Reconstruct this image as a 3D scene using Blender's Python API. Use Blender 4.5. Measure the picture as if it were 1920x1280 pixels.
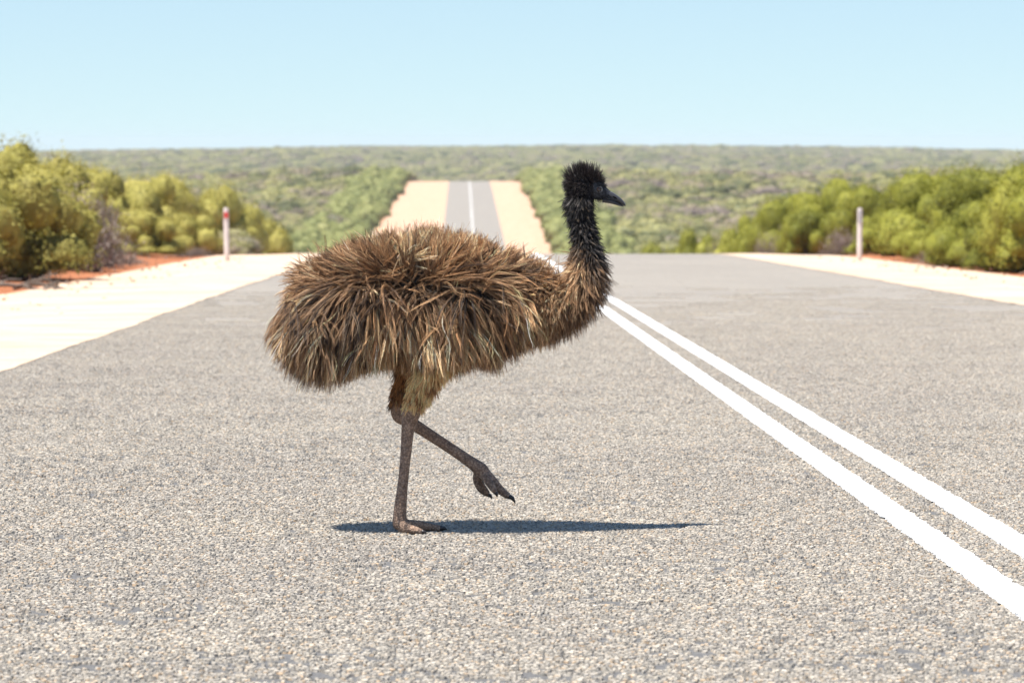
import bpy, math, random
import numpy as np
from mathutils import Vector, Matrix, noise as mnoise

for _o in list(bpy.data.objects):
    bpy.data.objects.remove(_o, do_unlink=True)
SC = bpy.context.scene
COL = SC.collection
R = math.radians

# ---------------------------------------------------------------- camera, sky, sun, exposure
CAM_Z = 1.32                                    # the road under the emu is z = 0
FOCUS = 13.09
cam_data = bpy.data.cameras.new('camera')
cam_data.lens = 135.0
cam_data.sensor_width = 36.0
cam_data.clip_start = 0.1
cam_data.clip_end = 20000.0
cam_data.dof.use_dof = True
cam_data.dof.focus_distance = FOCUS
cam_data.dof.aperture_fstop = 8.0
cam = bpy.data.objects.new('camera', cam_data)
COL.objects.link(cam)
cam.location = (0, 0, CAM_Z)
cam.rotation_euler = (R(90 - 2.926), 0, 0)
SC.camera = cam

SUN_DIR = Vector((-0.315, -0.20, 1.0)).normalized()      # towards the sun
SUN_EL = math.asin(SUN_DIR.z)
SUN_AZ = math.atan2(SUN_DIR.x, SUN_DIR.y)
world = bpy.data.worlds.new('World')
SC.world = world
world.use_nodes = True
wn = world.node_tree
wn.nodes.clear()
sky = wn.nodes.new('ShaderNodeTexSky')
sky.sky_type = 'NISHITA'
sky.sun_disc = False
sky.sun_elevation = SUN_EL
sky.sun_rotation = SUN_AZ
sky.altitude = 0
sky.air_density = 1.34
sky.dust_density = 0.0
sky.ozone_density = 3.0
bg = wn.nodes.new('ShaderNodeBackground')
bg.inputs['Strength'].default_value = 0.080
wo = wn.nodes.new('ShaderNodeOutputWorld')
wtc = wn.nodes.new('ShaderNodeTexCoord')
wad = wn.nodes.new('ShaderNodeVectorMath')
wad.operation = 'ADD'
wad.inputs[1].default_value = (0, 0, 0.1)         # sky lookup shifted upward so its colour whitens less towards the horizon
wn.links.new(wtc.outputs['Generated'], wad.inputs[0])
wn.links.new(wad.outputs[0], sky.inputs[0])
wn.links.new(sky.outputs[0], bg.inputs[0])
wn.links.new(bg.outputs[0], wo.inputs[0])

sun_data = bpy.data.lights.new('sun', 'SUN')
sun_data.energy = 5.0
sun_data.angle = R(0.53)
sun_data.color = (1.0, 0.95, 0.87)
sun = bpy.data.objects.new('sun', sun_data)
COL.objects.link(sun)
sun.location = (-20, -10, 60)
sun.rotation_euler = SUN_DIR.to_track_quat('Z', 'Y').to_euler()

SC.render.engine = 'CYCLES'
SC.view_settings.view_transform = 'Standard'
SC.view_settings.look = 'None'
SC.view_settings.gamma = 1.0
SC.view_settings.use_curve_mapping = False
SC.view_settings.exposure = 0.95
SC.cycles.use_denoising = True
SC.cycles.max_bounces = 6
SC.cycles.diffuse_bounces = 3
SC.cycles.glossy_bounces = 2
SC.cycles.transmission_bounces = 3
SC.cycles.volume_bounces = 0
SC.cycles.transparent_max_bounces = 6
SC.cycles.caustics_reflective = False
SC.cycles.caustics_refractive = False

rng = np.random.default_rng(7)
random.seed(7)

# ---------------------------------------------------------------- helpers
def link(o, parent=None):
    COL.objects.link(o)
    if parent is not None:
        o.parent = parent
    return o

def tag(o, label=None, cat=None, group=None, kind=None):
    if label: o['label'] = label
    if cat: o['category'] = cat
    if group: o['group'] = group
    if kind: o['kind'] = kind
    return o

def np_mesh(name, verts, faces, mat=None, smooth=False):
    """faces: int array (n,3) or (n,4)"""
    me = bpy.data.meshes.new(name)
    verts = np.asarray(verts, dtype=np.float32)
    faces = np.asarray(faces, dtype=np.int32)
    k = faces.shape[1]
    me.vertices.add(len(verts))
    me.vertices.foreach_set('co', verts.ravel())
    me.loops.add(faces.size)
    me.loops.foreach_set('vertex_index', faces.ravel())
    me.polygons.add(len(faces))
    me.polygons.foreach_set('loop_start', np.arange(0, faces.size, k, dtype=np.int32))
    me.polygons.foreach_set('loop_total', np.full(len(faces), k, dtype=np.int32))
    me.polygons.foreach_set('use_smooth', np.full(len(faces), smooth, dtype=bool))
    if mat: me.materials.append(mat)
    me.update(calc_edges=True)
    me.validate()
    return me

def mesh_obj(name, verts, faces, mat=None, parent=None, smooth=False):
    return link(bpy.data.objects.new(name, np_mesh(name, verts, faces, mat, smooth)), parent)

class N:
    """small node-tree writer"""
    def __init__(self, name):
        self.m = bpy.data.materials.new(name)
        self.m.use_nodes = True
        self.t = self.m.node_tree
        self.t.nodes.clear()
        self.out = self.t.nodes.new('ShaderNodeOutputMaterial')
    def n(self, typ, **kw):
        nd = self.t.nodes.new('ShaderNode' + typ)
        for k, v in kw.items():
            if k.startswith('_'):
                nd.inputs[k[1:].replace('_', ' ')].default_value = v
            else:
                setattr(nd, k, v)
        return nd
    def l(self, a, b): self.t.links.new(a, b)
    def ramp(self, fac, stops, interp='LINEAR'):
        r = self.n('ValToRGB')
        r.color_ramp.interpolation = interp
        while len(r.color_ramp.elements) < len(stops): r.color_ramp.elements.new(0.5)
        for e, (p, c) in zip(r.color_ramp.elements, stops):
            e.position = p
            e.color = (c[0], c[1], c[2], 1) if len(c) == 3 else c
        if fac is not None: self.l(fac, r.inputs[0])
        return r.outputs[0]
    def mix(self, a, b, fac, typ='MIX'):
        x = self.n('Mix', data_type='RGBA', blend_type=typ)
        for s, v in ((x.inputs[0], fac), (x.inputs[6], a), (x.inputs[7], b)):
            if isinstance(v, bpy.types.NodeSocket): self.l(v, s)
            elif isinstance(v, (int, float)): s.default_value = v
            else: s.default_value = (*v[:3], 1)
        return x.outputs[2]
    def math(self, op, a, b=None, c=None):
        x = self.n('Math', operation=op)
        for i, v in enumerate((a, b, c)):
            if v is None: continue
            if isinstance(v, bpy.types.NodeSocket): self.l(v, x.inputs[i])
            else: x.inputs[i].default_value = v
        return x.outputs[0]
    def noise(self, vec, scale, detail=3, rough=0.55):
        x = self.n('TexNoise')
        x.inputs['Scale'].default_value = scale
        x.inputs['Detail'].default_value = detail
        x.inputs['Roughness'].default_value = rough
        if vec is not None: self.l(vec, x.inputs['Vector'])
        return x.outputs[0]
    def pos(self): return self.n('NewGeometry').outputs['Position']
    def objco(self): return self.n('TexCoord').outputs['Object']
    def bsdf(self, col, rough=0.8, spec=0.3, bump=None, bstr=0.3, bdist=0.01):
        b = self.n('BsdfPrincipled')
        if isinstance(col, bpy.types.NodeSocket): self.l(col, b.inputs['Base Color'])
        else: b.inputs['Base Color'].default_value = (*col[:3], 1)
        if isinstance(rough, bpy.types.NodeSocket): self.l(rough, b.inputs['Roughness'])
        else: b.inputs['Roughness'].default_value = rough
        b.inputs['Specular IOR Level'].default_value = spec
        if bump is not None:
            bp = self.n('Bump')
            bp.inputs['Strength'].default_value = bstr
            bp.inputs['Distance'].default_value = bdist
            self.l(bump, bp.inputs['Height'])
            self.l(bp.outputs[0], b.inputs['Normal'])
        self.l(b.outputs[0], self.out.inputs[0])
        self.b = b
        return self.m

# ---------------------------------------------------------------- the lie of the land
ROAD_HALF = 4.92
def centre(d):                                   # x of the road's centre line at distance d
    return 1.656 - 0.0129 * np.asarray(d, dtype=float)

_PD = [140, 190, 260, 340, 430, 560, 700, 850, 920, 990, 1150, 1500, 2000, 2600, 3100, 3500, 4200, 7000]
_PZ = [-5.3, -8.9, -13.6, -16.9, -17.4, -15.35, -12.5, -9.45, -8.75, -9.6, -15.0, -19.0, -14.5, -8.5, -5.6, -4.6, -12.0, -60.0]
_K = 0.001
def _pre(d):
    z = 0.22 - 0.0168 * d
    return np.where(d > 90, z - _K * (d - 90) ** 2 / 2, z)
_PD2 = np.array([118, 128] + _PD, float)
_PZ2 = np.array([_pre(np.array(118.)), _pre(np.array(128.))] + [z + CAM_Z for z in _PZ], float)
# monotone-ish cubic Hermite
_M = np.gradient(_PZ2, _PD2)
_M[0] = -0.0168 - _K * 28; _M[1] = -0.0168 - _K * 38
def road_z(d):
    d = np.asarray(d, dtype=float)
    i = np.clip(np.searchsorted(_PD2, d) - 1, 0, len(_PD2) - 2)
    h = _PD2[i + 1] - _PD2[i]
    t = np.clip((d - _PD2[i]) / h, 0, 1)
    z = ((2*t**3 - 3*t**2 + 1) * _PZ2[i] + (t**3 - 2*t**2 + t) * h * _M[i]
         + (-2*t**3 + 3*t**2) * _PZ2[i+1] + (t**3 - t**2) * h * _M[i+1])
    return np.where(d < 118, _pre(d), z)

def vnoise(x, y, seed=0):
    """cheap smooth value noise, vectorised"""
    x = np.asarray(x, float); y = np.asarray(y, float)
    xi = np.floor(x).astype(np.int64); yi = np.floor(y).astype(np.int64)
    xf = x - xi; yf = y - yi
    def h(a, b):
        n = (a * 374761393 + b * 668265263 + seed * 974634777) & 0x7fffffff
        n = ((n ^ (n >> 13)) * 1274126177) & 0x7fffffff
        return ((n ^ (n >> 16)) & 0xffff) / 65535.0
    u = xf * xf * (3 - 2 * xf); v = yf * yf * (3 - 2 * yf)
    return (h(xi, yi) * (1-u) + h(xi+1, yi) * u) * (1-v) + (h(xi, yi+1) * (1-u) + h(xi+1, yi+1) * u) * v

def sstep(a, b, x):
    t = np.clip((np.asarray(x, float) - a) / (b - a), 0, 1)
    return t * t * (3 - 2 * t)

def ground_z(x, d):
    x = np.asarray(x, float); d = np.asarray(d, float)
    off = np.abs(x - centre(d))
    z = road_z(d) - 0.012 - 0.05 * sstep(5.4, 7.7, off)
    near = 1 - sstep(110, 260, d)
    z = z + near * (0.16 * sstep(8.3, 11.0, off) + 0.10 * (vnoise(x * .7, d * .35, 3) - .5) * sstep(7.6, 9.5, off))
    # right of the road the natural bank stays up beyond the crest
    z = z + 2.3 * sstep(7.9, 9.3, x - centre(d)) * (1 - sstep(16, 30, x - centre(d))) * sstep(132, 185, d) * (1 - sstep(215, 330, d))
    far = sstep(150, 600, d)
    # off the road the land fills the dips a little and rolls gently
    roll = (vnoise(x / 90, d / 160, 5) - .45) * 5 + (vnoise(x / 300, d / 420, 6) - .5) * 7
    z = z + far * roll * sstep(25, 120, off) * (0.35 + 0.65 * (1 - sstep(2400, 3300, d)))
    z = z + far * (vnoise(x / 9, d / 9, 8) - .5) * 0.5 * sstep(14, 25, off)
    z = z - (3.2 * sstep(60, 480, np.abs(x + 30)) - 2.2 * (vnoise(x / 150, d * 0, 9) - .5)) * sstep(2000, 3300, d)
    return z

# ---------------------------------------------------------------- ground
def mat_ground():
    m = N('earth_and_scrub_litter')
    p = m.pos()
    sep = m.n('SeparateXYZ'); m.l(p, sep.inputs[0])
    n1 = m.noise(p, 0.9, 5, .6); n2 = m.noise(p, 14, 4, .6)
    earth = m.ramp(n1, [(.3, (.27, .09, .038)), (.5, (.35, .135, .062)), (.7, (.42, .20, .105))])
    earth = m.mix(earth, m.ramp(n2, [(.35, (.55, .45, .38)), (.6, (1, 1, 1))]), .6, 'MULTIPLY')
    n3 = m.noise(p, 0.12, 5, .65); n4 = m.noise(p, 0.02, 4, .6)
    scrub = m.ramp(n3, [(.3, (.11, .115, .06)), (.45, (.16, .165, .085)), (.56, (.21, .185, .135)), (.7, (.29, .24, .18))])
    scrub2 = m.ramp(n4, [(.35, (.65, .8, .6)), (.65, (1.1, 1, .95))])
    scrub = m.mix(scrub, scrub2, 1, 'MULTIPLY')
    # bare earth along the road, scrub litter away from it
    a = m.n('Attribute'); a.attribute_name = 'bare'
    f = m.math('ADD', a.outputs['Fac'], m.math('MULTIPLY', m.math('SUBTRACT', n1, .5), 1.1))
    fr = m.n('MapRange'); fr.inputs[1].default_value = .35; fr.inputs[2].default_value = .65; m.l(f, fr.inputs[0])
    col = m.mix(scrub, earth, fr.outputs[0])
    return m.bsdf(col, .95, .1, m.noise(p, 9, 5, .65), .6, .03)

def build_ground():
    ds = np.concatenate([np.arange(-300, 0, 30), np.arange(0, 130, 1.5), np.arange(130, 420, 5), np.arange(420, 1050, 9),
                         np.geomspace(1060, 7000, 130)])
    half = np.concatenate([np.arange(0, 5, 1.25), np.arange(5, 14, 0.5), np.arange(14, 40, 2), np.geomspace(42, 2600, 60)])
    offs = np.concatenate([-half[:0:-1], half])
    D, O = np.meshgrid(ds, offs, indexing='ij')
    X = centre(D) + O
    Z = ground_z(X, D)
    # keep the sheet safely below the road and the sand
    Z = np.where(np.abs(O) < 4.7, Z - 0.05, Z)
    V = np.stack([X, D, Z], -1).reshape(-1, 3)
    nd, no = D.shape
    i = np.arange(nd * no).reshape(nd, no)
    F = np.stack([i[:-1, :-1], i[:-1, 1:], i[1:, 1:], i[1:, :-1]], -1).reshape(-1, 4)
    o = mesh_obj('ground', V, F, mat_ground(), smooth=True)
    ao = np.abs(O)
    bare = np.where(D < 130, 1 - sstep(14, 22, ao), 1 - sstep(13, 15, ao))
    at = o.data.attributes.new('bare', 'FLOAT', 'POINT')
    at.data.foreach_set('value', bare.ravel().astype(np.float32))
    tag(o, 'orange red earth and scrubby land reaching to the horizon', 'ground', kind='structure')
    return o
build_ground()

# ---------------------------------------------------------------- road, sand shoulders, lines
STONE_NEAR, STONE_FAR = 7.6, 56.0
def stone_ramp(m, fac):
    return m.ramp(fac, [(0.0, (.19, .18, .165)), (.2, (.35, .312, .262)), (.42, (.42, .377, .316)), (.62, (.33, .303, .27)),
                        (.76, (.49, .44, .362)), (.87, (.43, .31, .20)), (.94, (.55, .50, .42)), (1.0, (.12, .11, .105))])

def mat_road():
    m = N('chip_seal')
    p = m.pos()
    v = m.n('TexVoronoi'); v.inputs['Scale'].default_value = 75; m.l(p, v.inputs['Vector'])
    stone = stone_ramp(m, m.n('SeparateColor').outputs[0]); 
    sc_ = m.t.nodes[-1]
    sepc = [n for n in m.t.nodes if n.bl_idname == 'ShaderNodeSeparateColor'][0]
    m.l(v.outputs['Color'], sepc.inputs[0])
    gap = m.ramp(v.outputs['Distance'], [(.0, (1, 1, 1)), (.42, (1, 1, 1)), (.62, (.25, .25, .27))])
    far = m.mix(m.mix(stone, gap, .35, 'MULTIPLY'), (.775, .785, .80), 1, 'MULTIPLY')
    big = m.noise(p, .35, 4, .6)
    far = m.mix(far, m.ramp(big, [(.3, (.84, .84, .86)), (.6, (1, 1, 1))]), .8, 'MULTIPLY')
    # faint darker wheel tracks
    bit = m.ramp(m.noise(p, 60, 3, .6), [(.35, (.085, .083, .083)), (.65, (.15, .146, .142))])
    sep = m.n('SeparateXYZ'); m.l(p, sep.inputs[0])
    mr = m.n('MapRange'); mr.inputs[1].default_value = 28; mr.inputs[2].default_value = 36
    m.l(sep.outputs[1], mr.inputs[0])
    col = m.mix(bit, far, mr.outputs[0])
    return m.bsdf(col, .85, .25, m.noise(p, 90, 3, .7), .5, .006)

def strip(name, ds, lo, hi, z_off, mat, crown=0.0, n_across=2, jag=None):
    ds = np.asarray(ds, float)
    t = np.linspace(0, 1, n_across)
    lo = np.broadcast_to(lo, ds.shape).astype(float); hi = np.broadcast_to(hi, ds.shape).astype(float)
    O = lo[:, None] + (hi - lo)[:, None] * t[None]
    D = np.repeat(ds[:, None], n_across, 1)
    X = centre(D) + O
    Z = road_z(D) + z_off
    if callable(crown): Z = Z + crown(O, D)
    V = np.stack([X, D, Z], -1).reshape(-1, 3)
    i = np.arange(D.size).reshape(D.shape)
    F = np.stack([i[:-1, :-1], i[:-1, 1:], i[1:, 1:], i[1:, :-1]], -1).reshape(-1, 4)
    return mesh_obj(name, V, F, mat, smooth=True)

DS = np.concatenate([np.arange(-300, 0, 30), np.arange(0, 130, 1.0), np.arange(130, 1300, 6)])
def edge_wobble(d, s, a=.05): return (vnoise(d * 1.7, d * 0 + s, 11) - .5) * a * 2 + (vnoise(d * .3, d * 0 + s, 12) - .5) * a * 3
DSE = np.concatenate([np.arange(-300, 4, 30), np.arange(4, 130, .25), np.arange(130, 1300, 3)])
road = strip('road', DSE, -ROAD_HALF + edge_wobble(DSE, 1), ROAD_HALF + edge_wobble(DSE, 2), 0.0, mat_road(), n_across=5)
tag(road, 'grey chip seal road running straight away over two crests', 'road', kind='structure')

def mat_sand():
    m = N('pale_sand')
    p = m.pos()
    n1 = m.noise(p, .8, 5, .6); n2 = m.noise(p, 35, 4, .65)
    c = m.ramp(n1, [(.28, (.48, .345, .24)), (.5, (.55, .42, .315)), (.7, (.60, .475, .37))])
    c = m.mix(c, m.ramp(n2, [(.3, (.72, .64, .56)), (.5, (1, 1, 1))]), .6, 'MULTIPLY')
    at = m.n('Attribute'); at.attribute_name = 'red'
    f = m.math('ADD', at.outputs['Fac'], m.math('MULTIPLY', m.math('SUBTRACT', n1, .5), .9))
    mr = m.n('MapRange'); mr.inputs[1].default_value = .3; mr.inputs[2].default_value = .75; m.l(f, mr.inputs[0])
    red = m.ramp(n2, [(.3, (.36, .155, .075)), (.7, (.46, .235, .125))])
    c = m.mix(c, red, mr.outputs[0])
    return m.bsdf(c, .95, .1, n2, .5, .02)
SAND = mat_sand()
def shoulder(side):
    ds = DSE
    wf = sstep(300, 560, ds)
    inner = ROAD_HALF - 0.14 + edge_wobble(DSE, 8 + side, .022)
    w = 3.15 + (8.6 - 1.6 * sstep(560, 900, ds) if side < 0 else 4.2 + .6 * sstep(560, 900, ds)) * wf
    outer = ROAD_HALF + w + edge_wobble(ds, 5 + side, .16) * (1 + .7 * wf)
    def prof(O, D):
        o = np.abs(O)
        return -0.003 - 0.045 * sstep(5.4, 7.7, o) + 0.014 * (vnoise(O * 2.3, D * 1.1, 20 + side) - .2) * sstep(5.3, 6.0, o) - 0.10 * sstep(0.94, 1.0, (o - inner[:, None]) / (w[:, None] + .14))
    lo, hi = (inner, outer) if side > 0 else (-outer, -inner)
    o = strip('sand_shoulder', ds, lo, hi, 0.012, SAND, crown=prof, n_across=14)
    # the outer half of the far shoulder is red where the grader has not spread sand
    V = np.empty(len(o.data.vertices) * 3, np.float32); o.data.vertices.foreach_get('co', V); V = V.reshape(-1, 3)
    off = np.abs(V[:, 0] - centre(V[:, 1])) - ROAD_HALF
    ww = 3.15 + (8.6 - 1.6 * sstep(560, 900, V[:, 1]) if side < 0 else 4.2 + .6 * sstep(560, 900, V[:, 1])) * sstep(300, 560, V[:, 1])
    red = sstep(.84, 1.0, off / ww) * .9 if side < 0 else np.maximum(sstep(.84, 1.0, off / ww) * .9, sstep(.42, .6, off / ww) * sstep(300, 520, V[:, 1]) * .50)
    red = np.maximum(red, .48 * sstep(300, 520, V[:, 1]))
    at = o.data.attributes.new('red', 'FLOAT', 'POINT'); at.data.foreach_set('value', red.astype(np.float32))
    tag(o, 'pale sand shoulder along the %s edge of the road' % ('right' if side > 0 else 'left'), 'road shoulder', kind='structure')
shoulder(-1); shoulder(1)

def mat_line():
    m = N('white_road_paint')
    p = m.pos()
    n2 = m.noise(p, 55, 4, .7); n1 = m.noise(p, 2.0, 4, .6)
    c = m.ramp(n2, [(.3, (.62, .61, .59)), (.42, (.80, .80, .79))])
    c = m.mix(c, m.ramp(n1, [(.3, (.9, .89, .87)), (.6, (1, 1, 1))]), .7, 'MULTIPLY')
    return m.bsdf(c, .7, .3, m.noise(p, 80, 3, .6), .5, .006)
LINE = mat_line()
LINE_W, LINE_C, LINE_MID = 0.123, 0.133, 0.036
def centre_line(side):
    dn = np.arange(8.0, 36, .012)
    df = np.concatenate([np.arange(36, 130, .5), np.arange(130, 960, 4)])
    ds = np.concatenate([dn, df])
    c = side * LINE_C + LINE_MID
    ragged = lambda s: (vnoise(ds * 40, ds * 0 + s, 31) - .5) * .013 * (ds < 36) + (vnoise(ds * 12, ds * 0 + s, 32) - .5) * .009
    hw = LINE_W / 2 * (1 - .45 * sstep(200, 500, ds))
    zo = np.where(ds < 57, .0070, .0055)
    o = strip('centre_line', ds, c - hw + ragged(side * 3 + 10), c + hw + ragged(side * 5 + 40), 0.0, LINE, n_across=3,
              crown=lambda O, D: np.repeat(zo[:, None], 3, 1))
    tag(o, '%s solid white stripe of the double centre line' % ('right' if side > 0 else 'left'), 'road marking', kind='structure')
centre_line(-1); centre_line(1)

# ---------------------------------------------------------------- scatter by geometry nodes (only for uncountable stuff)
def gn_scatter(name, pts, rots, scls, idx, protos, parent=None):
    me = bpy.data.meshes.new(name)
    me.from_pydata([tuple(p) for p in pts], [], [])
    a = me.attributes.new('rot', 'FLOAT_VECTOR', 'POINT'); a.data.foreach_set('vector', np.asarray(rots, np.float32).ravel())
    a = me.attributes.new('scl', 'FLOAT_VECTOR', 'POINT'); a.data.foreach_set('vector', np.asarray(scls, np.float32).ravel())
    a = me.attributes.new('idx', 'INT', 'POINT'); a.data.foreach_set('value', np.asarray(idx, np.int32))
    o = link(bpy.data.objects.new(name, me), parent)
    col = bpy.data.collections.new(name + '_kinds')
    for i, p in enumerate(protos):
        p.name = '%s_kind_%02d' % (name, i)
        col.objects.link(p)
    g = bpy.data.node_groups.new(name, 'GeometryNodeTree')
    g.interface.new_socket('Geometry', in_out='INPUT', socket_type='NodeSocketGeometry')
    g.interface.new_socket('Geometry', in_out='OUTPUT', socket_type='NodeSocketGeometry')
    gi = g.nodes.new('NodeGroupInput'); go = g.nodes.new('NodeGroupOutput')
    ip = g.nodes.new('GeometryNodeInstanceOnPoints')
    ci = g.nodes.new('GeometryNodeCollectionInfo')
    ci.inputs['Collection'].default_value = col
    ci.inputs['Separate Children'].default_value = True
    ci.inputs['Reset Children'].default_value = True
    def attr(nm, typ):
        n = g.nodes.new('GeometryNodeInputNamedAttribute'); n.data_type = typ
        n.inputs[0].default_value = nm
        return n.outputs[0]
    g.links.new(gi.outputs[0], ip.inputs['Points'])
    g.links.new(ci.outputs[0], ip.inputs['Instance'])
    ip.inputs['Pick Instance'].default_value = True
    g.links.new(attr('idx', 'INT'), ip.inputs['Instance Index'])
    er = g.nodes.new('FunctionNodeEulerToRotation')
    g.links.new(attr('rot', 'FLOAT_VECTOR'), er.inputs[0])
    g.links.new(er.outputs[0], ip.inputs['Rotation'])
    g.links.new(attr('scl', 'FLOAT_VECTOR'), ip.inputs['Scale'])
    g.links.new(ip.outputs[0], go.inputs[0])
    md = o.modifiers.new('scatter', 'NODES'); md.node_group = g
    return o

# ---------------------------------------------------------------- loose chippings proud of the bitumen
def mat_stone():
    m = N('chip_seal_stone')
    g = m.n('NewGeometry')
    p = g.outputs['Position']
    oi = m.n('ObjectInfo')
    r = m.math('FRACT', m.math('ADD', g.outputs['Random Per Island'], oi.outputs['Random']))
    c = stone_ramp(m, r)
    c = m.mix(c, m.ramp(m.noise(p, 260, 2, .6), [(.3, (.72, .7, .68)), (.6, (1.06, 1.06, 1.05))]), .7, 'MULTIPLY')
    c = m.mix(c, m.ramp(m.noise(p, .7, 3, .6), [(.3, (.86, .86, .88)), (.65, (1, 1, 1))]), .8, 'MULTIPLY')
    # paint that reached the stones inside the two stripes
    sep = m.n('SeparateXYZ'); m.l(p, sep.inputs[0])
    off = m.math('SUBTRACT', sep.outputs[0], m.math('MULTIPLY_ADD', sep.outputs[1], -0.0129, 1.656 + LINE_MID))
    k = m.math('ABSOLUTE', m.math('SUBTRACT', m.math('ABSOLUTE', off), LINE_C))
    k = m.math('ADD', k, m.math('MULTIPLY', m.math('SUBTRACT', m.noise(p, 90, 2, .6), .5), .02))
    inb = m.math('LESS_THAN', k, LINE_W / 2)
    spk = m.math('GREATER_THAN', m.noise(p, 42, 3, .7), .36)
    c = m.mix(c, (.80, .80, .79), m.math('MULTIPLY', inb, spk))
    return m.bsdf(c, .8, .25)

def build_stones():
    ms = mat_stone()
    TS = 0.5
    protos = []
    for ti in range(7):
        r = np.random.default_rng(100 + ti)
        sp = 0.0120
        n = int(TS / sp)
        gx, gy = np.meshgrid((np.arange(n) + .5) / n, (np.arange(n) + .5) / n)
        px = ((gx + r.uniform(-.42, .42, gx.shape) / n) - .5).ravel() * TS
        py = ((gy + r.uniform(-.42, .42, gy.shape) / n) - .5).ravel() * TS
        # bald spots where chippings were lost
        bald = vnoise(px * 22 + ti * 13, py * 34 + 7, 50 + ti) * .65 + vnoise(px * 60, py * 75, 60 + ti) * .35
        keep = (bald > .31 + .05 * (ti % 3)) & (r.random(px.size) > .05)
        px, py = px[keep], py[keep]
        m_ = px.size
        rad = r.uniform(.0048, .0088, m_); hgt = r.uniform(.0040, .0068, m_); ang = r.uniform(0, 6.283, m_)
        asp = r.uniform(.7, 1.0, m_)
        K = 6
        th = ang[:, None] + (np.arange(K) / K * 6.283)[None] + r.uniform(-.3, .3, (m_, K))
        r1 = rad[:, None] * r.uniform(.8, 1.2, (m_, K)); r2 = r1 * r.uniform(.62, .92, (m_, K))
        tilt = r.uniform(-.22, .22, (m_, 2))
        ca, sa = np.cos(ang)[:, None], np.sin(ang)[:, None]
        def ring(rr, z, tl):
            x = rr * np.cos(th); y = rr * np.sin(th) * asp[:, None]
            zz = z[:, None] + (tilt[:, :1] * x + tilt[:, 1:] * y) * tl
            return np.stack([px[:, None] + x * ca - y * sa, py[:, None] + x * sa + y * ca, zz], -1)
        a = ring(r1, np.full(m_, -.001), 0); b = ring(r2, hgt, 1.0)
        V = np.concatenate([a, b], 1).reshape(-1, 3)
        base = (np.arange(m_) * 12)[:, None]
        tri = []
        for k in range(K):
            k2 = (k + 1) % K
            tri += [[k, k2, 6 + k2], [k, 6 + k2, 6 + k]]
        tri += [[6, 7, 8], [6, 8, 9], [6, 9, 10], [6, 10, 11]]
        F = (base[:, :, None] + np.array(tri)[None]).reshape(-1, 3)
        protos.append(bpy.data.objects.new('tile', np_mesh('chip_tile', V, F, ms)))
    pts, rots, idx = [], [], []
    d = STONE_NEAR
    while d < STONE_FAR:
        w = 0.1334 * d + 2.0
        x0 = -w
        n = int(2 * w / TS) + 1
        for i in range(n):
            x = x0 + (i + .5) * TS
            off = x - float(centre(d))
            if abs(off) > ROAD_HALF + .20: continue
            if d > 34 and random.random() < (d - 34) / (STONE_FAR - 34): continue
            
            pts.append((x, d + TS / 2, float(road_z(d + TS / 2))))
            q = random.randrange(4)
            # slope about world x, applied after the quarter turn about z
            e = (Matrix.Rotation(-0.0168, 3, 'X') @ Matrix.Rotation(q * math.pi / 2, 3, 'Z')).to_euler()
            rots.append((e.x, e.y, e.z))
            idx.append(random.randrange(7))
        d += TS
    o = gn_scatter('road_chippings', pts, rots, np.ones((len(pts), 3)), idx, protos)
    tag(o, 'tan and grey stone chippings bound into the road surface', 'gravel', kind='stuff')
build_stones()

# ---------------------------------------------------------------- shrubs
def mat_leaf(name, stops, dead=False, wts=(.26, .46, .28)):
    m = N(name)
    g = m.n('NewGeometry'); oi = m.n('ObjectInfo')
    a = m.n('Attribute'); a.attribute_name = 'tone'
    f = m.math('ADD', m.math('MULTIPLY', g.outputs['Random Per Island'], wts[0]), m.math('MULTIPLY', a.outputs['Fac'], wts[1]))
    f = m.math('ADD', f, m.math('MULTIPLY', oi.outputs['Random'], wts[2]))
    c = m.ramp(f, stops)
    m.bsdf(c, .65, .25)
    if not dead:
        tr = m.n('BsdfTranslucent')
        m.l(m.mix(c, (1.0, 1.0, .55), 1, 'MULTIPLY'), tr.inputs[0])
        mx = m.n('MixShader'); mx.inputs[0].default_value = .22
        m.l(m.b.outputs[0], mx.inputs[1]); m.l(tr.outputs[0], mx.inputs[2])
        m.l(mx.outputs[0], m.out.inputs[0])
    return m.m
LEAF_L = mat_leaf('leaf_yellow_green', [(0, (.12, .10, .025)), (.25, (.23, .20, .045)), (.5, (.35, .315, .075)), (.8, (.47, .405, .12)), (1, (.50, .38, .15))])
LEAF_R = mat_leaf('leaf_bright_green', [(0, (.075, .082, .010)), (.25, (.15, .157, .018)), (.5, (.245, .245, .032)), (.8, (.35, .335, .06)), (1, (.41, .36, .10))])
LEAF_H = mat_leaf('leaf_mid_green', [(0, (.13, .145, .05)), (.4, (.22, .235, .08)), (.7, (.30, .30, .11)), (1, (.37, .34, .15))])
LEAF_F = mat_leaf('leaf_scrub', [(0, (.06, .07, .032)), (.22, (.115, .125, .05)), (.38, (.27, .255, .10)), (.48, (.28, .22, .17)), (.58, (.14, .15, .07)), (.72, (.36, .33, .13)), (.85, (.22, .23, .10)), (1, (.42, .35, .27))], wts=(.14, .20, .66))
LEAF_D = mat_leaf('dry_twig', [(0, (.13, .10, .08)), (.5, (.23, .18, .15)), (1, (.34, .28, .235))], dead=True)
def mat_bark():
    m = N('grey_bark'); p = m.objco()
    return m.bsdf(m.ramp(m.noise(p, 18, 4, .6), [(.3, (.10, .075, .06)), (.7, (.22, .18, .15))]), .9, .1, m.noise(p, 40, 3), .5, .01)
BARK = mat_bark()

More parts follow.
